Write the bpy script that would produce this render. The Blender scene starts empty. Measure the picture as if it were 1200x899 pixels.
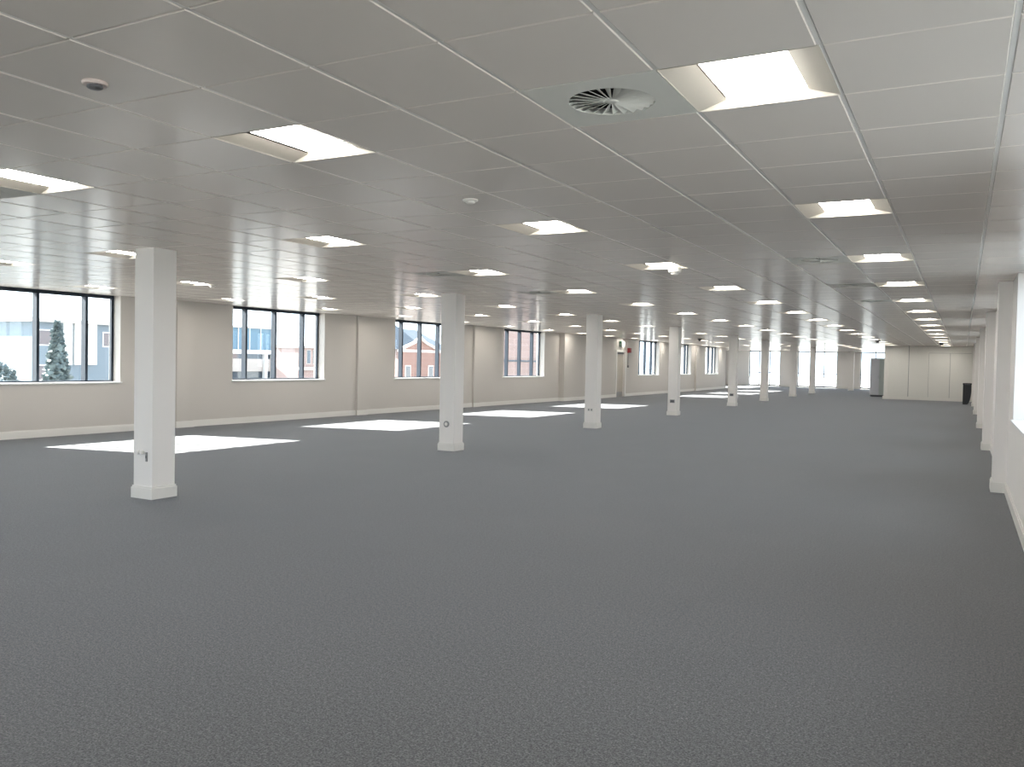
import bpy, math, random
from mathutils import Vector, Matrix
random.seed(7)
sc = bpy.context.scene
COL = sc.collection

# ------------------------------------------------------------------ settings
sc.view_settings.view_transform = 'Standard'
sc.view_settings.look = 'None'
sc.view_settings.gamma = 1.0
sc.view_settings.use_curve_mapping = False
sc.view_settings.exposure = -0.1
cy = sc.cycles
cy.use_denoising = True
cy.max_bounces = 10
cy.diffuse_bounces = 6
cy.glossy_bounces = 4
cy.transmission_bounces = 6
cy.transparent_max_bounces = 12
cy.caustics_reflective = False
cy.caustics_refractive = False
cy.sample_clamp_indirect = 6.0
cy.use_light_tree = True

# ------------------------------------------------------------------ materials
def mat(name, col, rough=0.5, metal=0.0, spec=0.5, emit=None, estr=0.0):
    m = bpy.data.materials.new(name); m.use_nodes = True
    b = m.node_tree.nodes['Principled BSDF']
    b.inputs['Base Color'].default_value = (*col, 1)
    b.inputs['Roughness'].default_value = rough
    b.inputs['Metallic'].default_value = metal
    b.inputs['Specular IOR Level'].default_value = spec
    if emit:
        b.inputs['Emission Color'].default_value = (*emit, 1)
        b.inputs['Emission Strength'].default_value = estr
    return m

def nd(m, kind, x=0, y=0, **kw):
    n = m.node_tree.nodes.new(kind); n.location = (x, y)
    for k, v in kw.items(): setattr(n, k, v)
    return n
def lk(m, a, b): m.node_tree.links.new(a, b)

def paint(name, col, rough=0.55, var=0.015, scale=1.2):
    """painted plaster: a faint roller texture and slight tone variation"""
    m = mat(name, col, rough)
    b = m.node_tree.nodes['Principled BSDF']
    tc = nd(m, 'ShaderNodeTexCoord', -900)
    n1 = nd(m, 'ShaderNodeTexNoise', -650, 150); n1.inputs['Scale'].default_value = scale; n1.inputs['Detail'].default_value = 3
    rp = nd(m, 'ShaderNodeMapRange', -430, 150)
    rp.inputs['To Min'].default_value = 1 - var; rp.inputs['To Max'].default_value = 1 + var
    mx = nd(m, 'ShaderNodeVectorMath', -220, 150, operation='SCALE'); mx.inputs[0].default_value = col
    lk(m, tc.outputs['Object'], n1.inputs['Vector']); lk(m, n1.outputs['Fac'], rp.inputs['Value'])
    lk(m, rp.outputs['Result'], mx.inputs['Scale']); lk(m, mx.outputs['Vector'], b.inputs['Base Color'])
    n2 = nd(m, 'ShaderNodeTexNoise', -650, -200); n2.inputs['Scale'].default_value = 90
    bp = nd(m, 'ShaderNodeBump', -300, -200); bp.inputs['Strength'].default_value = 0.05; bp.inputs['Distance'].default_value = 0.002
    lk(m, tc.outputs['Object'], n2.inputs['Vector']); lk(m, n2.outputs['Fac'], bp.inputs['Height']); lk(m, bp.outputs['Normal'], b.inputs['Normal'])
    return m

def carpet():
    m = mat('carpet', (0.1, 0.1, 0.1), 0.85, spec=0.25)
    b = m.node_tree.nodes['Principled BSDF']
    b.inputs['Sheen Weight'].default_value = 0.25
    b.inputs['Sheen Roughness'].default_value = 0.45
    b.inputs['Sheen Tint'].default_value = (0.85, 0.9, 1.0, 1)
    tc = nd(m, 'ShaderNodeTexCoord', -1300)
    fine = nd(m, 'ShaderNodeTexNoise', -1000, 300); fine.inputs['Scale'].default_value = 110; fine.inputs['Detail'].default_value = 3; fine.inputs['Roughness'].default_value = 0.8
    mid = nd(m, 'ShaderNodeTexNoise', -1000, 50); mid.inputs['Scale'].default_value = 0.5; mid.inputs['Detail'].default_value = 3
    ramp = nd(m, 'ShaderNodeValToRGB', -750, 300)
    e = ramp.color_ramp.elements
    e[0].position = 0.40; e[0].color = (0.030, 0.0298, 0.0295, 1)
    e[1].position = 0.62; e[1].color = (0.148, 0.1455, 0.143, 1)
    br = nd(m, 'ShaderNodeTexBrick', -1000, -250)
    br.offset = 0.0; br.squash = 1.0
    br.inputs['Scale'].default_value = 1.0; br.inputs['Brick Width'].default_value = 0.5; br.inputs['Row Height'].default_value = 0.5
    br.inputs['Mortar Size'].default_value = 0.0035; br.inputs['Mortar Smooth'].default_value = 0.6
    br.inputs['Color1'].default_value = (0.97, 0.97, 0.97, 1); br.inputs['Color2'].default_value = (1.03, 1.03, 1.03, 1)
    br.inputs['Mortar'].default_value = (0.90, 0.90, 0.90, 1)
    mr = nd(m, 'ShaderNodeMapRange', -750, 50); mr.inputs['To Min'].default_value = 0.93; mr.inputs['To Max'].default_value = 1.07
    m1 = nd(m, 'ShaderNodeMix', -450, 250, data_type='RGBA', blend_type='MULTIPLY'); m1.inputs['Factor'].default_value = 1
    m2 = nd(m, 'ShaderNodeVectorMath', -250, 250, operation='SCALE')
    lk(m, tc.outputs['Object'], fine.inputs['Vector']); lk(m, tc.outputs['Object'], mid.inputs['Vector']); lk(m, tc.outputs['Object'], br.inputs['Vector'])
    lk(m, fine.outputs['Fac'], ramp.inputs['Fac']); lk(m, ramp.outputs['Color'], m1.inputs['A']); lk(m, br.outputs['Color'], m1.inputs['B'])
    lk(m, mid.outputs['Fac'], mr.inputs['Value']); lk(m, m1.outputs['Result'], m2.inputs[0]); lk(m, mr.outputs['Result'], m2.inputs['Scale'])
    tuft = nd(m, 'ShaderNodeTexNoise', -1000, -500); tuft.inputs['Scale'].default_value = 45; tuft.inputs['Detail'].default_value = 2.5; tuft.inputs['Roughness'].default_value = 0.7
    tm = nd(m, 'ShaderNodeMapRange', -750, -500); tm.inputs['From Min'].default_value = 0.3; tm.inputs['From Max'].default_value = 0.7
    tm.inputs['To Min'].default_value = 0.62; tm.inputs['To Max'].default_value = 1.38
    m3 = nd(m, 'ShaderNodeVectorMath', -100, 250, operation='SCALE')
    lk(m, tc.outputs['Object'], tuft.inputs['Vector']); lk(m, tuft.outputs['Fac'], tm.inputs['Value'])
    lk(m, m2.outputs['Vector'], m3.inputs[0]); lk(m, tm.outputs['Result'], m3.inputs['Scale'])
    lk(m, m3.outputs['Vector'], b.inputs['Base Color'])
    bp = nd(m, 'ShaderNodeBump', -300, -200); bp.inputs['Strength'].default_value = 0.5; bp.inputs['Distance'].default_value = 0.004
    lk(m, fine.outputs['Fac'], bp.inputs['Height']); lk(m, bp.outputs['Normal'], b.inputs['Normal'])
    return m

def glass():
    m = bpy.data.materials.new('window_glass'); m.use_nodes = True
    nt = m.node_tree; nt.nodes.clear()
    out = nd(m, 'ShaderNodeOutputMaterial', 400)
    tr = nd(m, 'ShaderNodeBsdfTransparent', 0, 100); tr.inputs['Color'].default_value = (0.95, 0.975, 0.985, 1)
    gl = nd(m, 'ShaderNodeBsdfGlossy', 0, -100); gl.inputs['Roughness'].default_value = 0.0
    lw = nd(m, 'ShaderNodeLayerWeight', -600, 300); lw.inputs['Blend'].default_value = 0.5
    pw = nd(m, 'ShaderNodeMath', -400, 300, operation='POWER'); pw.inputs[1].default_value = 5.0
    fr = nd(m, 'ShaderNodeMath', -200, 300, operation='MULTIPLY_ADD'); fr.inputs[1].default_value = 0.7; fr.inputs[2].default_value = 0.03
    lk(m, lw.outputs['Facing'], pw.inputs[0]); lk(m, pw.outputs[0], fr.inputs[0])
    mx = nd(m, 'ShaderNodeMixShader', 200)
    lk(m, fr.outputs[0], mx.inputs['Fac']); lk(m, tr.outputs[0], mx.inputs[1]); lk(m, gl.outputs[0], mx.inputs[2]); lk(m, mx.outputs[0], out.inputs['Surface'])
    return m

def brick(name, c1, c2, mortar):
    m = mat(name, c1, 0.85, spec=0.2)
    b = m.node_tree.nodes['Principled BSDF']
    tc = nd(m, 'ShaderNodeTexCoord', -900)
    mp = nd(m, 'ShaderNodeMapping', -700); mp.inputs['Rotation'].default_value = (math.pi / 2, 0, math.pi / 2)
    br = nd(m, 'ShaderNodeTexBrick', -450); br.inputs['Scale'].default_value = 1.0
    br.inputs['Brick Width'].default_value = 0.45; br.inputs['Row Height'].default_value = 0.15; br.inputs['Mortar Size'].default_value = 0.015
    br.inputs['Color1'].default_value = (*c1, 1); br.inputs['Color2'].default_value = (*c2, 1); br.inputs['Mortar'].default_value = (*mortar, 1)
    lk(m, tc.outputs['Object'], mp.inputs['Vector']); lk(m, mp.outputs['Vector'], br.inputs['Vector']); lk(m, br.outputs['Color'], b.inputs['Base Color'])
    return m

M = dict(
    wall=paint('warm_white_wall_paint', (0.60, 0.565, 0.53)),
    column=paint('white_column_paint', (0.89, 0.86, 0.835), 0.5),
    skirting=paint('white_gloss_skirting', (0.82, 0.80, 0.765), 0.35),
    tile=paint('satin_metal_ceiling_tile', (0.785, 0.73, 0.685), 0.20, 0.01, 0.4),
    tee=mat('white_ceiling_grid', (0.84, 0.82, 0.79), 0.35),
    slab=mat('ceiling_void', (0.16, 0.15, 0.14), 0.9),
    carpet=carpet(),
    glass=glass(),
    frame=mat('dark_blue_grey_aluminium', (0.018, 0.026, 0.038), 0.5, spec=0.2),
    sill=mat('white_window_board', (0.86, 0.86, 0.85), 0.3),
    housing=mat('cream_lamp_tray', (0.56, 0.53, 0.48), 0.45),
    diffuser=mat('lamp_diffuser', (0.9, 0.9, 0.88), 0.5, emit=(1.0, 0.95, 0.86), estr=29.0),
    plate=mat('pale_green_grey_vent', (0.72, 0.72, 0.68), 0.45),
    dark=mat('dark_duct', (0.02, 0.02, 0.02), 0.8),
    plastic=mat('white_plastic', (0.82, 0.80, 0.77), 0.35),
    pinkplastic=mat('pinkish_white_plastic', (0.70, 0.60, 0.57), 0.4),
    steel=mat('brushed_steel', (0.35, 0.35, 0.35), 0.35, 0.8),
    greyplastic=mat('grey_plastic', (0.10, 0.10, 0.11), 0.4),
    door=paint('grey_beige_door', (0.50, 0.46, 0.40), 0.5),
    red=mat('red_enamel', (0.26, 0.03, 0.035), 0.4),
    green=mat('exit_sign_green', (0.02, 0.30, 0.12), 0.4),
    signwhite=mat('exit_sign_white', (0.85, 0.88, 0.86), 0.4),
    cabinet=paint('grey_cabinet_laminate', (0.58, 0.59, 0.64), 0.4),
    cabinet_side=paint('green_grey_laminate', (0.47, 0.52, 0.51), 0.4),
    black=paint('black_plastic', (0.018, 0.019, 0.022), 0.4),
    panel=paint('white_partition_panel', (0.80, 0.79, 0.75), 0.45),
    ground=paint('pale_tarmac', (0.32, 0.315, 0.30), 0.9, 0.1, 0.1),
    hill=paint('distant_hillside', (0.09, 0.125, 0.15), 0.95, 0.25, 0.08),
    leaf=paint('leaf_green', (0.085, 0.115, 0.12), 0.8, 0.3, 1.5),
    bark=mat('bark', (0.12, 0.08, 0.05), 0.9),
    render=paint('white_render', (0.55, 0.55, 0.54), 0.8),
    greywall=paint('grey_cladding', (0.115, 0.15, 0.18), 0.6),
    blueglass=mat('blue_curtain_wall', (0.085, 0.155, 0.21), 0.4, spec=0.3),
    winglass=mat('dark_window_glass', (0.05, 0.07, 0.09), 0.06, spec=0.8),
    pinkbrick=brick('pink_brick', (0.29, 0.215, 0.20), (0.26, 0.19, 0.175), (0.31, 0.26, 0.245)),
    redbrick=brick('orange_brick', (0.20, 0.145, 0.13), (0.175, 0.125, 0.112), (0.21, 0.175, 0.165)),
    slate=paint('blue_grey_slate', (0.050, 0.068, 0.088), 0.7, 0.1, 0.7),
    stone=paint('pale_stone', (0.36, 0.34, 0.32), 0.8),
)

M['tile'].node_tree.nodes['Principled BSDF'].inputs['Specular IOR Level'].default_value = 0.4

# ------------------------------------------------------------------ mesh helpers
class MB:
    """collects shapes and links them as ONE mesh object; fn maps local points to world"""
    def __init__(self, fn=None):
        self.v = []; self.f = []; self.mi = []; self.fn = fn; self.sm = []
    def pt(self, p):
        self.v.append(tuple(self.fn(*p)) if self.fn else tuple(p)); return len(self.v) - 1
    def face(self, pts, mi=0, smooth=False):
        self.f.append([self.pt(p) for p in pts]); self.mi.append(mi); self.sm.append(smooth)
    def box(self, x0, x1, y0, y1, z0, z1, mi=0):
        a = [self.pt(p) for p in ((x0,y0,z0),(x1,y0,z0),(x1,y1,z0),(x0,y1,z0),(x0,y0,z1),(x1,y0,z1),(x1,y1,z1),(x0,y1,z1))]
        for q in ((0,3,2,1),(4,5,6,7),(0,1,5,4),(1,2,6,5),(2,3,7,6),(3,0,4,7)):
            self.f.append([a[i] for i in q]); self.mi.append(mi); self.sm.append(False)
    def lathe(self, prof, n=24, c=(0,0,0), mi=0, smooth=True, cap0=True, cap1=True):
        rings = []
        for r, z in prof:
            rings.append([self.pt((c[0]+r*math.cos(2*math.pi*k/n), c[1]+r*math.sin(2*math.pi*k/n), c[2]+z)) for k in range(n)])
        for a, b in zip(rings, rings[1:]):
            for k in range(n):
                self.f.append([a[k], a[(k+1)%n], b[(k+1)%n], b[k]]); self.mi.append(mi); self.sm.append(smooth)
        if cap0: self.f.append(list(reversed(rings[0]))); self.mi.append(mi); self.sm.append(False)
        if cap1: self.f.append(rings[-1]); self.mi.append(mi); self.sm.append(False)
    def tube(self, p0, p1, r, n=10, mi=0):
        p0 = Vector(p0); p1 = Vector(p1); d = (p1-p0).normalized()
        a = d.orthogonal().normalized(); b = d.cross(a)
        R0 = []; R1 = []
        for k in range(n):
            o = (a*math.cos(2*math.pi*k/n) + b*math.sin(2*math.pi*k/n))*r
            R0.append(self.pt(p0+o)); R1.append(self.pt(p1+o))
        for k in range(n):
            self.f.append([R0[k], R0[(k+1)%n], R1[(k+1)%n], R1[k]]); self.mi.append(mi); self.sm.append(True)
        self.f.append(list(reversed(R0))); self.f.append(R1); self.mi += [mi, mi]; self.sm += [False, False]
    def prism(self, poly, ax, a0, a1, mi=0):
        """poly of 2-D points extruded along axis ax ('x' or 'y')"""
        mk = (lambda u, w, t: (t, u, w)) if ax == 'x' else (lambda u, w, t: (u, t, w))
        A = [self.pt(mk(u, w, a0)) for u, w in poly]; B = [self.pt(mk(u, w, a1)) for u, w in poly]
        n = len(poly)
        for k in range(n):
            self.f.append([A[k], A[(k+1)%n], B[(k+1)%n], B[k]]); self.mi.append(mi); self.sm.append(False)
        self.f.append(list(reversed(A))); self.f.append(B); self.mi += [mi, mi]; self.sm += [False, False]
    def build(self, name, mats, parent=None, loc=None, bevel=0.0, fixn=True):
        me = bpy.data.meshes.new(name)
        me.from_pydata(self.v, [], self.f)
        for m in (mats if isinstance(mats, (list, tuple)) else [mats]): me.materials.append(m)
        me.polygons.foreach_set('material_index', self.mi)
        me.polygons.foreach_set('use_smooth', self.sm)
        me.update()
        if fixn:
            import bmesh
            bm = bmesh.new(); bm.from_mesh(me); bmesh.ops.recalc_face_normals(bm, faces=bm.faces); bm.to_mesh(me); bm.free()
        o = bpy.data.objects.new(name, me); COL.objects.link(o)
        if parent: o.parent = parent
        if loc: o.location = loc
        if bevel:
            b = o.modifiers.new('bevel', 'BEVEL'); b.width = bevel; b.segments = 2; b.limit_method = 'ANGLE'
        return o

def empty(name, loc=(0, 0, 0), rz=0.0):
    o = bpy.data.objects.new(name, None); COL.objects.link(o); o.location = loc; o.rotation_euler.z = rz
    o.empty_display_size = 0.2
    return o
def tag(o, label, cat, group=None):
    o['label'] = label; o['category'] = cat
    if group: o['group'] = group
    return o
def struct(o): o['kind'] = 'structure'; return o
def copy_tree(o, parent=None):
    c = o.copy(); COL.objects.link(c)
    if parent: c.parent = parent
    for ch in list(o.children): copy_tree(ch, c)
    return c
ORD = ['', 'first', 'second', 'third', 'fourth', 'fifth', 'sixth', 'seventh', 'eighth', 'ninth', 'tenth', 'eleventh', 'twelfth',
       'thirteenth', 'fourteenth', 'fifteenth', 'sixteenth', 'seventeenth', 'eighteenth', 'nineteenth', 'twentieth', 'twenty-first', 'twenty-second']

# ------------------------------------------------------------------ room dimensions (metres)
CEIL = 2.70
YB, YF = -5.0, 66.0            # back wall behind the camera, far end wall
XR = 0.53                      # right wall
T = 0.6                        # ceiling module
GX, GY = 0.1197, 1.9368        # ceiling grid origin
def WL(s, off, z): return (-14.85 - off + 0.031*(s-8), s, z)     # long left wall, very slightly off the grid
def WM(s, off, z): return (-13.92 - off, s, z)                   # wall of the stair core beyond it
def WE(s, off, z): return (-16.9 - off, s, z)                    # last bay, set back
def WR(s, off, z): return (XR + off, s, z)

# ------------------------------------------------------------------ floor
mb = MB(); mb.box(-17.4, 1.0, YB-0.4, YF+0.5, -0.25, 0.0)
struct(mb.build('floor', M['carpet']))

# ------------------------------------------------------------------ walls with window openings
SILL = 0.97
TH = 0.34
def wall_run(name, fn, s0, s1, openings, material=None, head=CEIL, z0=SILL):
    mb = MB(fn); s = s0
    for a, b in openings:
        if a > s: mb.box(s, a, 0, TH, -0.1, head+0.012)
        mb.box(a, b, 0, TH, -0.1, z0)
        s = b
    if s1 > s: mb.box(s, s1, 0, TH, -0.1, head+0.012)
    mb.box(s0, s1, 0.16, TH, head+0.012, head+0.45)     # lintel above the ceiling line
    return struct(mb.build(name, material or M['wall']))
LW = [(2.1, 5.1), (8.0, 11.02), (13.85, 16.86), (19.80, 22.82), (25.98, 29.05)]
LM = [(38.92, 42.07), (44.85, 47.85), (50.87, 54.0)]
LE = [(57.6, 64.0)]
RW = [(-3.9, -0.5), (2.0, 5.2), (8.3, 11.35), (14.6, 17.65), (21.1, 24.2), (28.4, 31.6), (36.0, 39.2)]  # first two openings are out of view, added for more daylight
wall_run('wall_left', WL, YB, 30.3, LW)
DOOR = (35.98, 37.10)
mb = MB(WM)
# stair-core wall: door opening then windows
s = 30.3
mb.box(30.3, DOOR[0], 0, TH, -0.1, CEIL+0.012); mb.box(DOOR[0], DOOR[1], 0, TH, 2.10, CEIL+0.012)
mb.box(DOOR[0], DOOR[1], 0.30, TH, -0.1, 2.10)
s = DOOR[1]
for a, b in LM:
    mb.box(s, a, 0, TH, -0.1, CEIL+0.012); mb.box(a, b, 0, TH, -0.1, SILL); s = b
mb.box(s, 56.0, 0, TH, -0.1, CEIL+0.012)
mb.box(30.3, 56.0, 0.16, TH, CEIL+0.012, CEIL+0.45)
mb.box(30.3, 30.5, TH, 0.75, -0.1, CEIL+0.012)           # return at the step
mb.box(55.8, 56.0, TH, 3.4, -0.1, CEIL+0.012)
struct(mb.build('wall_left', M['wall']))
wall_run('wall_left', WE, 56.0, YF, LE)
# piers on the left walls (their slim sides show as vertical bands)
mb = MB(WL)
for a, b in ((-0.3, 0.1), (6.2, 6.6), (12.3, 12.72), (18.1, 18.5), (23.95, 24.35)): mb.box(a, b, -0.07, 0, -0.05, CEIL+0.004)
struct(mb.build('trim_left', M['wall']))
mb = MB(WM); mb.box(48.7, 49.7, -0.09, 0, -0.05, CEIL+0.004)
struct(mb.build('trim_left', M['wall']))
# right wall and its piers
wall_run('wall_right', WR, YB, YF, RW, M['column'])  # paint lighter than the left wall's, standing in for stronger daylight
PIER = [(0.2, 0.65), (12.42, 12.87), (18.83, 19.28), (25.84, 26.29), (33.84, 34.29), (41.0, 41.45)]
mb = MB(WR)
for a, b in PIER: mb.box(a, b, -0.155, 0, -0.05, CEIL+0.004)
struct(mb.build('trim_right', M['column']))  # same lighter paint, so daylight on the piers is partly colour
BACK = [(-13.6, -9.3), (-9.0, -4.6), (-4.3, 0.2)]  # unseen glazing, added to bring light from behind the camera
def WB(s, off, z): return (s, YB - off, z)
mb = MB(WB); s = -17.4
for a, b in BACK:
    mb.box(s, a, 0, TH, -0.1, CEIL+0.012); s = b
mb.box(s, 1.0, 0, TH, -0.1, CEIL+0.012); mb.box(-17.4, 1.0, 0.16, TH, CEIL+0.012, CEIL+0.45)
struct(mb.build('wall_back', M['wall']))
# far end wall: full-height glazing between panels
FAR = [(-14.62, -12.3), (-11.0, -8.2), (-6.6, -3.6)]
def WF(s, off, z): return (s, YF + off, z)
mb = MB(WF); s = -17.4
for a, b in FAR:
    mb.box(s, a, 0, TH, -0.1, CEIL+0.012); s = b
mb.box(s, 1.0, 0, TH, -0.1, CEIL+0.012)
mb.box(-17.4, 1.0, 0.16, TH, CEIL+0.012, CEIL+0.45)
struct(mb.build('wall_far', M['column']))  # lighter paint stands in for window glare on these panels

# skirting boards
def skirting(name, fn, runs, h=0.14, d=0.018):
    mb = MB(fn)
    for a, b, off in runs:
        mb.box(a, b, off-d, off, 0, h-0.02); mb.box(a, b, off-d*0.6, off, h-0.02, h)
    return struct(mb.build(name, M['skirting']))
def runs(s0, s1, piers, proj):
    r = []; s = s0
    for a, b in piers:
        r.append((s, a, 0)); r.append((a-0.018, b+0.018, -proj)); s = b
    r.append((s, s1, 0)); return r
skirting('baseboard_left', WL, runs(YB, 30.3, ((-0.3, 0.1), (6.2, 6.6), (12.3, 12.72), (18.1, 18.5), (23.95, 24.35)), 0.07))
skirting('baseboard_left', WM, [(30.3, DOOR[0]-0.08, 0), (DOOR[1]+0.08, 48.7, 0), (48.68, 49.72, -0.09), (49.7, 56.0, 0)])
mb = MB()
mb.box(-14.18, -13.902, 30.282, 30.3, 0, 0.14)
struct(mb.build('baseboard_left', M['skirting']))
mb = MB(WR)
for a, b, off in runs(YB, YF, PIER, 0.155):
    mb.box(a, b, off-0.018, off, 0, 0.12); mb.box(a, b, off-0.011, off, 0.12, 0.14)
for a, b in PIER: mb.box(a-0.018, a, -0.155, 0, 0, 0.13)
struct(mb.build('baseboard_right', M['skirting']))
mb = MB(WF); s = -17.0
for a, b in FAR: mb.box(s, a, -0.018, 0, 0, 0.14); s = b
mb.box(s, XR, -0.018, 0, 0, 0.14)
struct(mb.build('baseboard_far', M['skirting']))

# ------------------------------------------------------------------ windows
wn = [0]
def portal(center, normal, w, h):
    l = bpy.data.lights.new('daylight_portal', 'AREA'); l.shape = 'RECTANGLE'; l.size = w; l.size_y = h
    l.cycles.is_portal = True
    o = bpy.data.objects.new('daylight_portal', l); COL.objects.link(o)
    n = Vector(normal).normalized()
    o.matrix_world = Matrix.Translation(center) @ n.to_track_quat('-Z', 'Y').to_matrix().to_4x4()
def window(fn, a, b, muls, z0=SILL, z1=CEIL, depth=0.13, goff=0.235, sill=True, rails=(), inward=(1, 0, 0), bottom=0.055):
    wn[0] += 1
    root = struct(empty('window_%d' % wn[0], fn((a+b)/2, goff, z0)))
    base = Vector(root.location)
    loc = lambda s, off, z: Vector(fn(s, off, z)) - base
    o0, o1 = goff-depth+0.03, goff+0.03
    w = 0.05
    top = z1 + 0.02
    m = MB(loc)
    oj = goff-0.03
    m.box(a, a+w, oj, o1, z0, top); m.box(b-w, b, oj, o1, z0, top)
    m.box(a+w, b-w, o0, o1, z1-0.065, top); m.box(a+w, b-w, o0+0.02, o1, z0, z0+bottom)
    m.build('frame', M['frame'], root)
    edges = [a+w] + [x for x in muls] + [b-w]
    for x in muls:
        m = MB(loc); m.box(x-0.026, x+0.026, o0, o1, z0+bottom, z1-0.065); m.build('mullion', M['frame'], root)
    for zr in rails:
        m = MB(loc); m.box(a+w, b-w, o0+0.03, o1-0.01, zr-0.025, zr+0.025); m.build('rail', M['frame'], root)
    for x0, x1 in zip(edges, edges[1:]):
        m = MB(loc); m.box(x0, x1, goff, goff+0.012, z0+bottom, z1-0.065); m.build('pane', M['glass'], root)
    if sill:
        m = MB(loc); m.box(a-0.03, b+0.03, -0.03, o0+0.02, z0-0.002, z0+0.028); m.build('window_sill', M['sill'], root)
    wdt = (Vector(fn(b, goff, 0)) - Vector(fn(a, goff, 0))).length
    portal(Vector(fn((a+b)/2, o1+0.05, (z0+z1)/2)), inward, wdt, z1-z0) if abs(inward[0]) > .5 else portal(Vector(fn((a+b)/2, o1+0.05, (z0+z1)/2)), inward, wdt, z1-z0)
    return root
def std(a, b): L = b-a; return [a+0.18*L, a+0.5*L, a+0.82*L]
def left_muls(a, b): return [a+0.53, a+1.45, a+2.40]
for a, b in LW: window(WL, a, b, left_muls(a, b), inward=(1, 0.0, 0))
for a, b in LM: window(WM, a, b, left_muls(a, b), inward=(1, 0, 0))
a, b = LE[0]; window(WE, a, b, [a+1.3, a+2.6, a+3.9, a+5.2], inward=(1, 0, 0))
for a, b in RW: window(WR, a, b, std(a, b), inward=(-1, 0, 0))
for a, b in FAR:
    n = 3
    window(WF, a, b, [a+(b-a)*k/n for k in range(1, n)], z0=0.02, sill=False, rails=(1.05,), inward=(0, -1, 0), bottom=0.10)

for a, b in BACK:  # added windows, out of view, lighting column fronts and foreground
    window(WB, a, b, [a+(b-a)*k/3 for k in range(1, 3)], z0=0.02, sill=False, rails=(1.05,), inward=(0, 1, 0), bottom=0.10)

# ------------------------------------------------------------------ ceiling grid
ROWS = [-1.5, -5.5, -9.5, -14.5, -18.5, -22.5]
lights = {}
for r, i in enumerate(ROWS):
    for n in range(-1, 21):
        y = GY + T*(2.5+5*n); x = GX + T*i
        if r in (0, 1) and y > 46.2: continue
        if r == 5 and y > 55.6: continue
        lights[(r, n)] = (x, y)
SKIP = {(3, 0), (4, 0), (5, 0), (5, 1), (4, 1)} - {(4, 1)}     # wholly outside the picture, left of it
vents = [(-2.5, 2.5), (-2.5, 12.5), (-2.5, 17.5), (-2.5, 22.5), (-10.5, 2.5), (-10.5, 12.5), (-10.5, 17.5)]
cells = set()
for x, y in lights.values(): cells.add((round((x-GX)/T-0.5), round((y-GY)/T-0.5)))
for i, j in vents: cells.add((int(math.floor(i)), int(math.floor(j))))
X0, X1 = -17.2, XR+TH
def xleft(y):                       # outer face of the left walls: the ceiling stops there
    return WL(y, TH, 0)[0] if y < 30.4 else (WM(y, TH, 0)[0] if y < 55.9 else WE(y, TH, 0)[0])
mb = MB()
i0 = math.floor((X0-GX)/T); i1 = math.ceil((X1-GX)/T)
j0 = math.floor((YB-GY)/T); j1 = math.ceil((YF+0.3-GY)/T)
gapx, gapy, bz, bw = 0.0085, 0.0022, 0.007, 0.005
for i in range(i0, i1):
    for j in range(j0, j1):
        if (i, j) in cells: continue
        ya, yb = GY+j*T, GY+(j+1)*T
        xa, xb = max(GX+i*T, xleft(ya), xleft(yb)) if (ya-30.4)*(yb-30.4) > 0 and (ya-55.9)*(yb-55.9) > 0 else max(GX+i*T, min(xleft(ya), xleft(yb))), min(GX+(i+1)*T, X1)
        if xb-xa < 0.05: continue
        xa += gapx; xb -= gapx; ya += gapy; yb -= gapy
        dz = [random.uniform(-0.0005, 0.0005) for _ in range(4)]
        o = [(xa, ya, CEIL+bz), (xb, ya, CEIL+bz), (xb, yb, CEIL+bz), (xa, yb, CEIL+bz)]
        q = [(xa+bw, ya+bw, CEIL+dz[0]), (xb-bw, ya+bw, CEIL+dz[1]), (xb-bw, yb-bw, CEIL+dz[2]), (xa+bw, yb-bw, CEIL+dz[3])]
        oi = [mb.pt(p) for p in o]; qi = [mb.pt(p) for p in q]
        mb.f.append([qi[3], qi[2], qi[1], qi[0]]); mb.mi.append(0); mb.sm.append(False)
        for k in range(4):
            l = (k+1) % 4
            mb.f.append([oi[k], qi[k], qi[l], oi[l]]); mb.mi.append(0); mb.sm.append(False)
# exposed tees along the room and thin bars across it
for i in range(i0, i1+1):
    x = GX+i*T
    if not X0 < x < X1: continue
    ys = [YB + 0.3*k for k in range(int((YF+0.3-YB)/0.3)+1)]
    ok = [y for y in ys if x > xleft(y)+0.02]
    st = None                                   # unbroken stretches of this tee inside the room
    for a, b in zip(ok, ok[1:]+[1e9]):
        if st is None: st = a
        if b-a > 0.31:
            if a > st: mb.box(x-0.009, x+0.009, st, a, CEIL+0.004, CEIL+0.010, 1)
            st = None
for j in range(j0, j1+1):
    y = GY+j*T
    mb.box(xleft(y), X1, y-0.006, y+0.006, CEIL+0.0075, CEIL+0.012, 1)
def slab(y0, y1):
    a = [mb.pt(p) for z in (CEIL+0.10, CEIL+0.45) for p in ((xleft(y0+1e-3), y0, z), (X1, y0, z), (X1, y1, z), (xleft(y1-1e-3), y1, z))]
    for q in ((0,3,2,1),(4,5,6,7),(0,1,5,4),(1,2,6,5),(2,3,7,6),(3,0,4,7)): mb.f.append([a[i] for i in q]); mb.mi.append(2); mb.sm.append(False)
slab(YB-0.3, 30.4); slab(30.4, 55.9); slab(55.9, YF+TH)
ceil = struct(mb.build('ceiling', [M['tile'], M['tee'], M['slab']], fixn=False))

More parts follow.
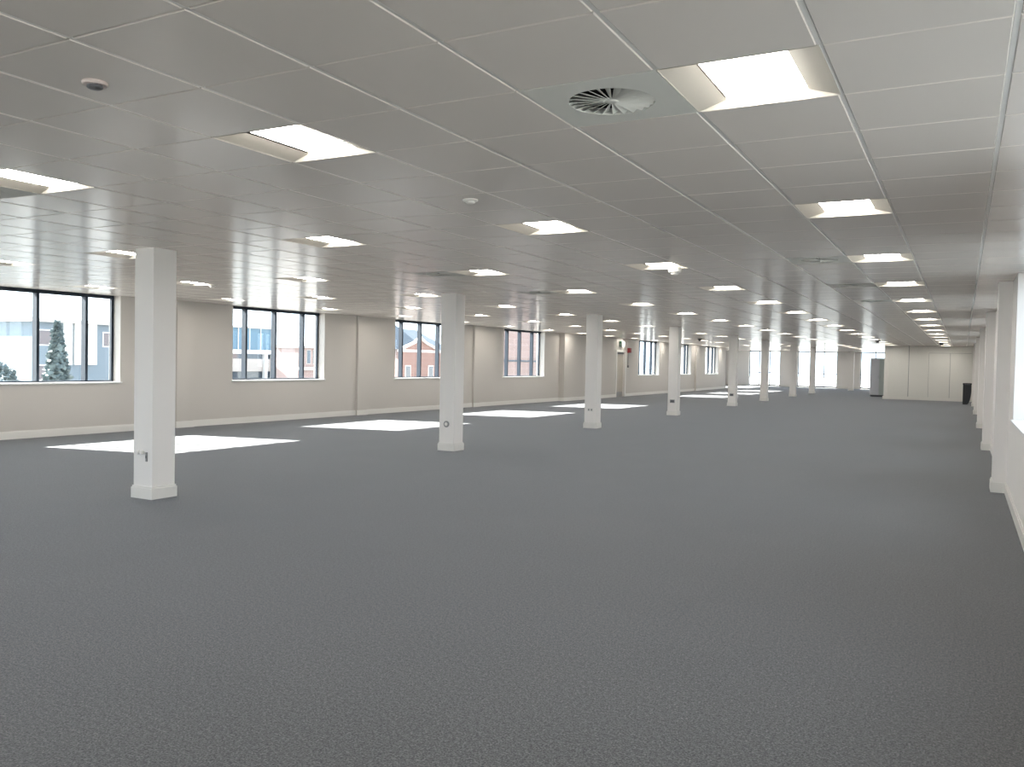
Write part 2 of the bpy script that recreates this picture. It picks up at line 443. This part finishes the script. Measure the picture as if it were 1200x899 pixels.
# ------------------------------------------------------------------ recessed lights
def make_light():
    root = empty('ceiling_light', (0, 0, CEIL))
    h = T/2 - 0.004; d = 0.036; wx = 0.172; wy = 0.284
    m = MB()
    m.face([(-h,-h,0.001),(-h,h,0.001),(-wx,wy,d),(-wx,-wy,d)]); m.face([(h,-h,0.001),(wx,-wy,d),(wx,wy,d),(h,h,0.001)])
    m.face([(-h,-h,0.001),(-wx,-wy,d),(wx,-wy,d),(h,-h,0.001)]); m.face([(-h,h,0.001),(h,h,0.001),(wx,wy,d),(-wx,wy,d)])
    m.box(-wx, wx, -wy, wy, d+0.014, d+0.03)
    m.box(-h-0.003, h+0.003, -h-0.003, -h, 0.0, 0.05); m.box(-h-0.003, h+0.003, h, h+0.003, 0.0, 0.05)
    m.box(-h-0.003, -h, -h, h, 0.0, 0.05); m.box(h, h+0.003, -h, h, 0.0, 0.05)
    m.build('tray', M['housing'], root, fixn=False)
    m = MB()                                      # gently bowed diffuser
    n = 8
    P = [(-wx+2*wx*k/n, d+0.010-0.026*abs(math.sin(math.pi*k/n))**0.6) for k in range(n+1)]
    poly = P + [(wx, d+0.013), (-wx, d+0.013)]
    m.prism(poly, 'y', -wy+0.001, wy-0.001)
    m.build('diffuser', M['diffuser'], root)
    return root
ROWN = ['row nearest the right wall', 'second row from the right wall', 'third row from the right wall',
        'third row from the left windows', 'second row from the left windows', 'row nearest the left windows']
proto = None
for r in range(6):
    k = 0
    for n in range(-1, 21):
        if (r, n) not in lights: continue
        seen = n >= 0 and (r, n) not in SKIP
        k += seen
        if proto is None: o = proto = make_light()
        else: o = copy_tree(proto)
        x, y = lights[(r, n)]
        o.location = (x, y, CEIL)
        if not seen:
            tag(o, 'lit ceiling panel %s the camera, %s' % ('behind' if n < 0 else ('left of' if n == 0 else 'ahead left of'), ROWN[r]), 'ceiling light', 'lit ceiling panels in the ' + ROWN[r]); continue
        tag(o, 'square lit ceiling panel, %s from the front in the %s' % (ORD[k], ROWN[r]), 'ceiling light', 'lit ceiling panels in the ' + ROWN[r])

# ------------------------------------------------------------------ swirl air vents
def make_vent():
    root = empty('ceiling_vent', (0, 0, CEIL))
    h = T/2-0.004; R = 0.187; n = 48
    m = MB()
    ring = [(R*math.cos(2*math.pi*k/n), R*math.sin(2*math.pi*k/n)) for k in range(n)]
    def edge(k):
        a = 2*math.pi*k/n; c, s = math.cos(a), math.sin(a); f = h/max(abs(c), abs(s)); return (f*c, f*s)
    for k in range(n):
        l = (k+1) % n
        p, q = ring[k], ring[l]; e, g = edge(k), edge(l)
        m.face([(*p, 0), (*q, 0), (*g, 0), (*e, 0)])
        m.face([(*p, 0), (*p, 0.03), (*q, 0.03), (*q, 0)])
    m.box(-h-0.002, h+0.002, -h-0.002, -h, 0, 0.02); m.box(-h-0.002, h+0.002, h, h+0.002, 0, 0.02)
    m.box(-h-0.002, -h, -h, h, 0, 0.02); m.box(h, h+0.002, -h, h, 0, 0.02)
    m.build('plate', M['plate'], root, fixn=False)
    m = MB(); m.lathe([(R+0.004, 0.028), (R+0.004, 0.08), (0.001, 0.08)], 32, cap0=False, cap1=False); m.build('duct_box', M['dark'], root)
    m = MB()
    nv = 24
    for k in range(nv):
        a = 2*math.pi*k/nv; c, s = math.cos(a), math.sin(a); t = (-s, c)
        def p(r, w, z): return (r*c+t[0]*w, r*s+t[1]*w, z)
        r0, r1 = 0.026, R-0.002; w0, w1 = 0.0028, 0.0155
        quad_lo = [p(r0, w0, 0.002), p(r1, w1, 0.000), p(r1, -w1, 0.017), p(r0, -w0, 0.006)]
        quad_hi = [(x, y, z+0.0025) for x, y, z in quad_lo]
        A = [m.pt(v) for v in quad_lo]; B = [m.pt(v) for v in quad_hi]
        m.f += [[A[3], A[2], A[1], A[0]], B] + [[A[i], A[(i+1) % 4], B[(i+1) % 4], B[i]] for i in range(4)]
        m.mi += [0]*6; m.sm += [False]*6
    m.build('swirl_blades', M['plate'], root)
    m = MB(); m.lathe([(0.001, -0.002), (0.022, -0.001), (0.03, 0.003), (0.03, 0.012)], 24, cap0=False); m.build('hub', M['plate'], root)
    return root
VL = ['round swirl air vent beside the nearest ceiling light of the right row', 'swirl air vent left of the third light in the right row',
      'swirl air vent left of the fourth light in the right row', 'swirl air vent left of the fifth light in the right row',
      'swirl air vent beside the cut-off light at the left edge of the picture', 'swirl air vent in front of the second column, left of a lit panel',
      'small distant swirl air vent left of the fourth panel in the middle row']
vp = None
for (i, j), lab in zip(vents, VL):
    o = vp = make_vent() if vp is None else copy_tree(vp)
    o.location = (GX+T*i, GY+T*j, CEIL); tag(o, lab, 'air vent', 'swirl air vents in the ceiling')

# ------------------------------------------------------------------ detectors
def make_detector(r=0.05, h=0.03, hang=0.0, body='pinkplastic'):
    root = empty('smoke_detector', (0, 0, CEIL))
    m = MB(); m.lathe([(r, 0.0), (r, -h*0.35-hang), (r*0.9, -h*0.5-hang)], 20, cap0=True, cap1=True); m.build('base', M[body], root)
    m = MB(); m.lathe([(r*0.62, -h*0.5-hang), (r*0.62, -h*0.85-hang), (r*0.45, -h-hang), (0.002, -h-hang-0.002)], 20, cap0=False, cap1=False)
    m.build('sensor', M['greyplastic'] if body == 'pinkplastic' else M[body], root)
    return root
for (x, y), kw, lab, nm in [
    ((-3.24, 2.29), dict(), 'small round smoke detector on a front left ceiling tile', None),
    ((-3.10, 5.10), dict(r=0.055, body='plastic'), 'small white disc detector in front of a middle lit panel', None),
    ((-3.02, 9.62), dict(r=0.075, h=0.05, hang=0.035, body='plastic'), 'white dome detector hanging just behind a lit panel', None),
    ((-10.75, 9.70), dict(r=0.06, h=0.05, body='plastic'), 'small white detector on the ceiling right of the nearest column', None),
    ((-10.25, 36.5), dict(r=0.09, h=0.1, body='greyplastic'), 'dark dome detector on the ceiling before the far left windows', None),
    ((-3.1, 37.2), dict(r=0.10, h=0.12, body='greyplastic'), 'dark dome detector near the left end of the white partition', None),
    ((-0.86, 40.9), dict(r=0.09, h=0.10, body='greyplastic'), 'grey dome detector among the last lights before the white partition', None)]:
    o = make_detector(**kw); o.location = (x, y, CEIL+0.001); tag(o, lab, 'smoke detector')

# ------------------------------------------------------------------ columns
CX = -7.7776
CY = [6.241, 12.297, 18.603, 24.998, 32.441, 38.266, 45.448, 51.748]
def make_column():
    root = empty('column', (0, 0, 0))
    m = MB(); m.box(-0.148, 0.148, -0.148, 0.148, 0, CEIL+0.003); m.build('shaft', M['column'], root, bevel=0.003)
    m = MB()
    o, i = 0.166, 0.148
    for z0, z1, w in ((0, 0.115, o), (0.115, 0.135, 0.158)):
        m.box(-w, w, -w, -i, z0, z1); m.box(-w, w, i, w, z0, z1); m.box(-w, -i, -i, i, z0, z1); m.box(i, w, -i, i, z0, z1)
    m.build('skirting', M['skirting'], root)
    return root
def socket(root, x, z, kind):
    y = -0.148
    if kind == 'double':
        m = MB(); m.box(x-0.073, x+0.073, y-0.010, y, z-0.043, z+0.043); s = m.build('socket_plate', M['plastic'], root, bevel=0.003)
        for dx in (-0.035, 0.035):
            m = MB(); m.box(x+dx-0.020, x+dx+0.020, y-0.0125, y-0.009, z-0.022, z+0.022); m.build('socket_face', M['steel'], s)
    elif kind == 'round':
        m = MB(lambda a, b, c: (x+a, y-c, z+b)); m.lathe([(0.055, 0.0), (0.055, 0.012), (0.048, 0.016)], 24); s = m.build('socket_plate', M['steel'], root)
        m = MB(lambda a, b, c: (x+a, y-c, z+b)); m.lathe([(0.030, 0.014), (0.030, 0.020)], 20); m.build('socket_face', M['plastic'], s)
    elif kind == 'pair':
        for dx in (-0.075, -0.02):
            m = MB(lambda a, b, c: (x+dx+a, y-c, z+b)); m.lathe([(0.022, 0.0), (0.022, 0.030), (0.016, 0.036)], 20); s = m.build('socket_plate', M['plastic'], root)
        m = MB(); m.box(x+0.030, x+0.052, y-0.012, y, z-0.095, z+0.005); s = m.build('switch_plate', M['steel'], root)
        m = MB(); m.box(x+0.036, x+0.046, y-0.018, y-0.011, z-0.06, z-0.03); m.build('switch', M['greyplastic'], s)
    else:
        m = MB(); m.box(x-0.075, x+0.075, y-0.012, y, z-0.05, z+0.05); s = m.build('socket_plate', M['steel'], root, bevel=0.003)
        m = MB(); m.box(x-0.055, x+0.055, y-0.015, y-0.011, z-0.032, z+0.032); m.build('socket_face', M['greyplastic'], s)
CL = ['square white column nearest the camera, in front of the left windows', 'second square white column from the front, with a round socket plate',
      'third square white column from the front, left of the far door', 'fourth square white column from the front, dark socket plate low on it',
      'fifth square white column from the front, at the corner of the left wall', 'sixth square column from the front, against bright far glazing',
      'seventh square white column from the front, before a pale far wall panel', 'eighth square white column from the front, before the wide bright glazing']
cp = None
for k, y in enumerate(CY):
    o = make_column()
    o.location = (CX, y, 0)
    tag(o, CL[k], 'column', 'row of square white columns')
    if k < 5: socket(o, [0.025, 0.0, 0.0, 0.0, 0.0][k], [0.50, 0.46, 0.44, 0.43, 0.43][k], ['pair', 'round', 'double', 'dark', 'dark'][k])
o = make_column(); o.location = (-6.72, 61.6, 0)
tag(o, 'farthest thin grey-looking square column, just before the far end wall', 'column', 'row of square white columns')

# ------------------------------------------------------------------ door, exit sign, alarm on the stair-core wall
d = struct(empty('door_1', WM((DOOR[0]+DOOR[1])/2, 0, 0)))
dl = lambda s, off, z: Vector(WM(s, off, z)) - Vector(d.location)
a, b = DOOR
m = MB(dl); m.box(a-0.08, a+0.03, -0.02, 0.22, 0, 2.16); m.box(b-0.03, b+0.08, -0.02, 0.22, 0, 2.16); m.box(a+0.03, b-0.03, -0.02, 0.22, 2.07, 2.16)
m.build('door_frame', M['skirting'], d)
m = MB(dl); m.box(a+0.032, b-0.032, 0.10, 0.145, 0.006, 2.068); leaf = m.build('door_leaf', M['door'], d)
m = MB(dl); m.box(a+0.06, b-0.06, 0.094, 0.10, 0.02, 0.22); m.build('kick_plate', M['steel'], leaf)
m = MB(dl); m.box(a+0.15, b-0.10, 0.04, 0.10, 1.97, 2.05); m.build('door_closer', M['greyplastic'], leaf)
m = MB(dl); m.box(a+0.08, a+0.12, 0.092, 0.10, 0.90, 1.08); m.tube((a+0.10, 0.092, 1.0), (a+0.10, 0.045, 1.0), 0.010); m.tube((a+0.10, 0.050, 1.0), (a+0.24, 0.050, 1.0), 0.010)
m.build('door_handle', M['steel'], leaf)
s = empty('exit_sign', WM(36.4, 0, 2.42)); sl = lambda x, off, z: Vector(WM(x, off, z)) - Vector(s.location)
tag(s, 'white and green running-man exit sign above the far left door', 'exit sign')
m = MB(sl); m.box(36.25, 36.55, -0.16, 0, 2.30, 2.56); m.build('sign_case', M['signwhite'], s, bevel=0.006)
m = MB(lambda x, y, z: Vector((-13.92+0.02+x, 36.249-y, 2.30+z)) - Vector(s.location))
m.box(0.005, 0.075, 0, 0.004, 0.02, 0.24)
m.build('green_panel', M['green'], s)
m = MB(lambda x, y, z: Vector((-13.92+0.02+x, 36.244-y, 2.30+z)) - Vector(s.location))
m.lathe([(0.012, 0), (0.012, 0.002)], 12, (0.045, 0.0, 0.19)); m.box(0.028, 0.052, 0, 0.002, 0.11, 0.175); m.box(0.018, 0.034, 0, 0.002, 0.05, 0.11); m.box(0.046, 0.066, 0, 0.002, 0.06, 0.11)
m.build('running_figure', M['signwhite'], s)
al = empty('fire_alarm_sounder', WM(37.43, 0, 2.16)); q = lambda x, off, z: Vector(WM(x, off, z)) - Vector(al.location)
tag(al, 'red square fire alarm sounder high on the wall right of the door', 'fire alarm')
m = MB(q); m.box(37.34, 37.52, -0.15, 0, 2.05, 2.27); m.build('alarm_case', M['red'], al, bevel=0.012)
m = MB(q); m.tube((37.43, -0.010, 1.46), (37.43, -0.010, 2.05), 0.012); m.build('conduit', M['greyplastic'], al)
cpnt = empty('fire_call_point', WM(37.43, 0, 1.405)); q2 = lambda x, off, z: Vector(WM(x, off, z)) - Vector(cpnt.location)
tag(cpnt, 'small dark call point at the foot of the conduit below the red alarm', 'call point')
m = MB(q2); m.box(37.385, 37.475, -0.05, 0.004, 1.355, 1.455); m.build('case', M['greyplastic'], cpnt, bevel=0.006)
m = MB(q2); m.box(37.405, 37.455, -0.054, -0.049, 1.385, 1.425); m.build('press_panel', M['steel'], cpnt)

# ------------------------------------------------------------------ white partition block with flush panels
PY = 46.6
w = struct(empty('wall_partition', (-1.5, PY, 0)))
pl = lambda x, y, z: (x+1.5, y-PY, z)
m = MB(pl); m.box(-3.50, XR, PY+0.03, 53.0, -0.05, CEIL+0.012); m.build('core', M['panel'], w)
ex = [-3.34, -2.41, -1.51, -0.57, 0.36]
for x0, x1 in zip(ex, ex[1:]):
    m = MB(pl)
    if x0 < -2: m.box(x0+0.004, x1-0.006, PY, PY+0.03, 0.16, CEIL); 
    elif x0 < -1.6: m.box(x0+0.006, x1-0.004, PY, PY+0.03, 0.16, CEIL)
    else: m.box(x0+0.004, x1-0.004, PY, PY+0.03, 0.16, 2.35)
    m.build('panel', M['panel'], w)
m = MB(pl); m.box(-1.506, 0.36, PY, PY+0.03, 2.366, CEIL); m.build('bulkhead_panel', M['panel'], w)
for x, hw in ((-2.41, 0.016), (-0.57, 0.010), (-1.51, 0.006)):
    m = MB(pl); m.box(x-hw, x+hw, PY-0.004, PY+0.03, 0.16, 2.70 if x < -2 else 2.35); m.build('joint_strip', M['steel'], w)
m = MB(pl); m.box(-1.506, 0.36, PY-0.004, PY+0.02, 2.352, 2.366); m.build('joint_strip', M['steel'], w)
m = MB(pl); m.box(-3.34, 0.36, PY+0.012, PY+0.03, 0, 0.15); m.build('plinth', M['skirting'], w)
m = MB(pl); m.box(-3.53, -3.34, PY-0.02, PY+0.16, 0, CEIL); m.build('end_post', M['skirting'], w)
m = MB(pl); m.box(-3.58, -3.30, PY-0.05, PY+0.20, 0, 0.15); m.build('post_skirting', M['skirting'], w)

# tall grey cabinet beside the partition
c = empty('tall_cabinet', (-4.02, 50.1, 0)); tag(c, 'tall grey cabinet standing at the left end of the white partition', 'cabinet')
m = MB(); m.box(-0.46, 0.46, -0.30, 0.30, 0.09, 2.10); m.build('carcass', M['cabinet_side'], c, bevel=0.004)
m = MB(); m.box(-0.42, 0.44, -0.26, 0.28, 0, 0.09); m.build('plinth', M['greyplastic'], c)
for x0, x1, mt in ((-0.455, -0.003, 'cabinet'), (0.003, 0.455, 'cabinet_side')):
    m = MB(); m.box(x0, x1, -0.322, -0.30, 0.10, 2.095); dr = m.build('door', M[mt], c)
    hx = x1-0.04 if x0 < -0.1 else x0+0.04
    m = MB(); m.tube((hx, -0.335, 1.0), (hx, -0.335, 1.16), 0.007); m.box(hx-0.004, hx+0.004, -0.335, -0.32, 1.01, 1.02); m.box(hx-0.004, hx+0.004, -0.335, -0.32, 1.14, 1.15)
    m.build('handle', M['steel'], dr)

# tall dark bin against the right wall
bn = empty('waste_bin', (0.19, 43.25, 0)); tag(bn, 'tall dark bin at the far end of the right wall, before the partition', 'bin')
m = MB(); rr = [(0.0, -0.05)]
pts = [(-0.17, 0.0), (0.02, 0.0), (0.075, 0.06), (0.125, 0.20), (0.155, 0.40), (0.17, 0.62), (0.17, 0.88), (-0.17, 0.88)]
m.prism(pts, 'y', -0.17, 0.17); body = m.build('body', M['black'], bn, bevel=0.01)
m = MB(); m.box(-0.18, 0.18, -0.18, 0.18, 0.88, 0.96); m.build('lid', M['black'], bn, bevel=0.015)
m = MB(); m.box(-0.12, 0.12, -0.184, -0.178, 0.895, 0.94); m.build('flap', M['greyplastic'], bn)

# ------------------------------------------------------------------ outside
GZ = -4.2
mb = MB(); mb.box(-400, 300, -200, 500, GZ-0.3, GZ); struct(mb.build('ground', M['ground']))

def facade_windows(root, base, X, rects, mt='winglass', frame='render'):
    for y0, y1, z0, z1 in rects:
        m = MB(lambda x, y, z: (x-base[0], y-base[1], z-base[2])); m.box(X-0.05, X+0.04, y0, y1, z0, z1)
        f = m.build('window', M[frame], root)
        m = MB(lambda x, y, z: (x-base[0], y-base[1], z-base[2])); m.box(X+0.04, X+0.06, y0+0.08, y1-0.08, z0+0.08, z1-0.08)
        m.build('pane', M[mt], f)
def bld(name, loc, label, cat='building'):
    r = empty(name, loc); tag(r, label, cat); return r
def rel(base): return lambda x, y, z: (x-base[0], y-base[1], z-base[2])

# flat-roofed building with white panels, seen through the nearest left window
L0 = (-62, 40, GZ); r = bld('flat_roofed_building', L0, 'pale flat-roofed building with white wall panels, seen through the leftmost window')
m = MB(rel(L0)); m.box(-66, -60, 37.5, 47, GZ, 3.75); m.build('wall', M['greywall'], r)
m = MB(rel(L0)); m.box(-66.3, -59.6, 37.1, 47.4, 3.75, 4.0); m.build('roof', M['stone'], r)
for y0, y1 in ((39.9, 40.55), (40.75, 41.35), (41.9, 42.6)):
    m = MB(rel(L0)); m.box(-60, -59.8, y0, y1, 0.6, 3.75); m.build('wall_panel', M['render'], r)
facade_windows(r, L0, -60, [(37.9, 39.4, 2.0, 3.2), (37.9, 39.4, -0.6, 0.6), (43.2, 44.6, 2.0, 3.2)])
# conifer
def tree(loc, h, rad, label, conifer=True):
    r = empty('tree', loc); tag(r, label, 'tree')
    m = MB(); m.lathe([(0.16, 0), (0.10, h*0.3), (0.03, h*0.95)], 8); m.build('trunk', M['bark'], r)
    m = MB()
    for k in range(1500):
        t = random.random()**0.75
        z = h*(0.12+0.88*t)
        R = rad*(1-t)**0.8*(0.9+0.1*math.sin(k)) if conifer else rad*math.sqrt(max(0.02, 1-(2*t-1)**2))
        a = random.uniform(0, 2*math.pi); q = R*random.uniform(0.55, 1.0)
        c = Vector((q*math.cos(a), q*math.sin(a), z))
        u = Vector((random.gauss(0, 1), random.gauss(0, 1), random.gauss(0, 0.6))).normalized()*random.uniform(0.10, 0.22)*h/6
        v = u.orthogonal().normalized()*u.length*0.6
        m.face([c-u, c-v, c+u, c+v])
    m.build('foliage', M['leaf'], r, fixn=False)
tree((-40, 26.3, GZ), 7.2, 1.3, 'pale conifer before the flat-roofed building, seen through the leftmost window')
tree((-44, 25.4, GZ), 5.2, 1.6, 'low round bushy tree left of the conifer outside the leftmost window', False)
tree((-46, 22.8, GZ), 4.8, 1.8, 'round tree far left outside the leftmost window', False)
# hillside with houses
hl = MB()
prof = [(20, GZ), (60, 1.2), (80, 3.0), (92, 3.7), (98, 3.6), (106, 1.6), (125, -1.0), (150, GZ)]
hl.prism(prof, 'x', -200, -165)
o = hl.build('hill', M['hill']); tag(o, 'low distant hill on the horizon outside the leftmost window', 'hill')
for k, (y, z, wd, lab) in enumerate([(84, 0.9, 4.5, 'leftmost small white house on the distant hill'), (91, 1.2, 5.0, 'middle small white house on the distant hill'), (97.5, 0.8, 4.0, 'rightmost small white house on the distant hill')]):
    L = (-160, y, GZ); r = bld('hill_house', L, lab, 'house'); r['group'] = 'white houses on the hill'
    m = MB(rel(L)); m.box(-163, -160, y-wd/2, y+wd/2, GZ, z+0.6); m.build('wall', M['render'], r)
    m = MB(rel(L)); m.prism([(-163.3, z+0.6), (-161.5, z+1.9), (-159.7, z+0.6)], 'y', y-wd/2-0.3, y+wd/2+0.3); m.build('roof', M['slate'], r)
    facade_windows(r, L, -160, [(y-wd/2+0.6, y-wd/2+1.5, z-1.2, z-0.2), (y+wd/2-1.5, y+wd/2-0.6, z-1.2, z-0.2)])
# blue glass office
L0 = (-74, 68, GZ); r = bld('glass_office', L0, 'blue glass office block with white floor bands, through the second left window')
m = MB(rel(L0)); m.box(-80, -70.2, 60, 71.9, GZ, 4.6); m.build('core', M['greywall'], r)
m = MB(rel(L0)); m.box(-70.2, -70.0, 60, 71.9, 2.2, 4.6); m.build('curtain_wall', M['blueglass'], r)
m = MB(rel(L0)); m.box(-70.3, -69.6, 59.8, 72.3, 1.75, 2.2); m.build('floor_band', M['render'], r)
m = MB(rel(L0)); m.box(-70.2, -70.0, 60, 71.9, 1.2, 1.75); m.build('ribbon_window', M['winglass'], r)
m = MB(rel(L0)); m.box(-70.3, -69.8, 59.8, 72.3, -0.2, 1.2); m.build('spandrel', M['stone'], r)
m = MB(rel(L0)); m.box(-70.2, -70.0, 60, 71.9, -0.9, -0.2); m.build('ribbon_window', M['winglass'], r)
m = MB(rel(L0)); m.box(-80.2, -69.8, 59.8, 72.1, 4.6, 4.75); m.build('roof', M['stone'], r)
for k in range(8):
    m = MB(rel(L0)); y = 60.2+k*1.66; m.box(-70.02, -69.92, y-0.05, y+0.05, 2.2, 4.6); m.build('mullion', M['render'], r)
for y in (70.6, 71.8):
    m = MB(rel(L0)); m.box(-69.9, -69.5, y-0.2, y+0.2, GZ, 2.0); m.build('pilaster', M['render'], r)
# pink brick building
L0 = (-62, 67, GZ); r = bld('brick_terrace', L0, 'pink brick building with pale window strips, through the second left window')
m = MB(rel(L0)); m.box(-63, -60, 65.4, 73.5, GZ, 2.45); m.build('wall', M['pinkbrick'], r)
m = MB(rel(L0)); m.box(-63.2, -59.8, 65.2, 73.7, 2.45, 2.7); m.build('roof', M['stone'], r)
facade_windows(r, L0, -60, [(65.7+k*0.95, 66.3+k*0.95, 0.8, 2.3) for k in range(8)], frame='stone')
m = MB(rel(L0)); m.box(-60, -59.8, 65.4, 73.5, 0.15, 0.5); m.build('string_course', M['stone'], r)
# gabled brick house
L0 = (-44, 61, GZ); r = bld('gabled_house', L0, 'gabled brick house with grey slate roof, seen through the third left window')
m = MB(rel(L0)); m.box(-50, -42, 58, 66, GZ, 2.35); m.prism([(58.4, 2.35), (63.7, 2.35), (61.8, 2.95), (61.0, 3.4), (60.2, 2.95)], 'x', -42.3, -42.0); m.build('wall', M['redbrick'], r)
m = MB(rel(L0)); m.prism([(-42.0, 2.36), (-46.4, 5.3), (-50.6, 2.36)], 'y', 57.7, 62.0); m.prism([(-42.0, 2.36), (-46.4, 4.35), (-50.6, 2.36)], 'y', 62.0, 66.6)
m.build('roof', M['slate'], r)
m = MB(rel(L0)); m.prism([(58.2, 2.30), (58.2, 2.50), (60.2, 3.10), (61.0, 3.55), (61.8, 3.10), (63.9, 2.50), (63.9, 2.30), (61.8, 2.92), (61.0, 3.36), (60.2, 2.92)], 'x', -42.05, -41.8); m.build('bargeboard', M['render'], r)
for y, s0 in ((58.3, 0.45), (59.9, 0.5)):
    m = MB(rel(L0)); x0 = -44.4; m.prism([(x0, 3.98), (x0, 4.06), (x0-0.9, 4.66), (x0-0.9, 4.58)], 'y', y, y+0.8)
    m.build('skylight', M['render'], r)
facade_windows(r, L0, -42, [(58.9, 59.7, -0.1, 1.0), (62.4, 63.2, -0.1, 1.0), (64.4, 65.2, -0.1, 1.0)])
m = MB(rel(L0)); m.box(-42.12, -41.98, 57.9, 66.1, 2.15, 2.35); m.build('eaves_band', M['render'], r)
# tall pink brick block
L0 = (-34, 57, GZ); r = bld('brick_block', L0, 'tall pink brick block filling the view through the fourth left window')
m = MB(rel(L0)); m.box(-33, -30, 53.0, 66, GZ, 6.2); m.build('wall', M['pinkbrick'], r)
m = MB(rel(L0)); m.box(-30.05, -29.94, 53.0, 66, 1.5, 1.62); m.build('string_course', M['slate'], r)
m = MB(rel(L0)); m.box(-33.2, -29.8, 52.8, 66.2, 6.2, 6.45); m.build('coping', M['stone'], r)

# ------------------------------------------------------------------ daylight
wd = bpy.data.worlds.new('sky'); sc.world = wd; wd.use_nodes = True
bg = wd.node_tree.nodes['Background']; bg.inputs['Color'].default_value = (0.80, 0.90, 1.0, 1); bg.inputs['Strength'].default_value = 5.2
sun = bpy.data.lights.new('sun', 'SUN'); sun.energy = 75.0; sun.angle = math.radians(0.53); sun.color = (1.0, 0.95, 0.87)
so = bpy.data.objects.new('sun', sun); COL.objects.link(so)
sd = Vector((1.0, 0.23, -0.63)).normalized()
so.rotation_euler = sd.to_track_quat('-Z', 'Y').to_euler(); so.location = (-60, -10, 40)

# ------------------------------------------------------------------ camera
f, yaw, pitch, roll, eye = 983.975, 0.492478, -0.02714, 0.019852, 1.56828
cyw, syw, cp_, sp_ = math.cos(yaw), math.sin(yaw), math.cos(pitch), math.sin(pitch)
wv = Vector((-syw*cp_, cyw*cp_, sp_)); rv = Vector((cyw, syw, 0)); uv = rv.cross(wv)
r2 = math.cos(roll)*rv + math.sin(roll)*uv; u2 = -math.sin(roll)*rv + math.cos(roll)*uv
cam = bpy.data.cameras.new('camera'); cam.sensor_width = 36.0; cam.sensor_fit = 'HORIZONTAL'; cam.lens = f*36/1200
cam.clip_end = 2000; cam.clip_start = 0.05
co = bpy.data.objects.new('camera', cam); COL.objects.link(co)
mw = Matrix(((r2.x, u2.x, -wv.x, 0), (r2.y, u2.y, -wv.y, 0), (r2.z, u2.z, -wv.z, eye), (0, 0, 0, 1)))
co.matrix_world = mw
sc.camera = co
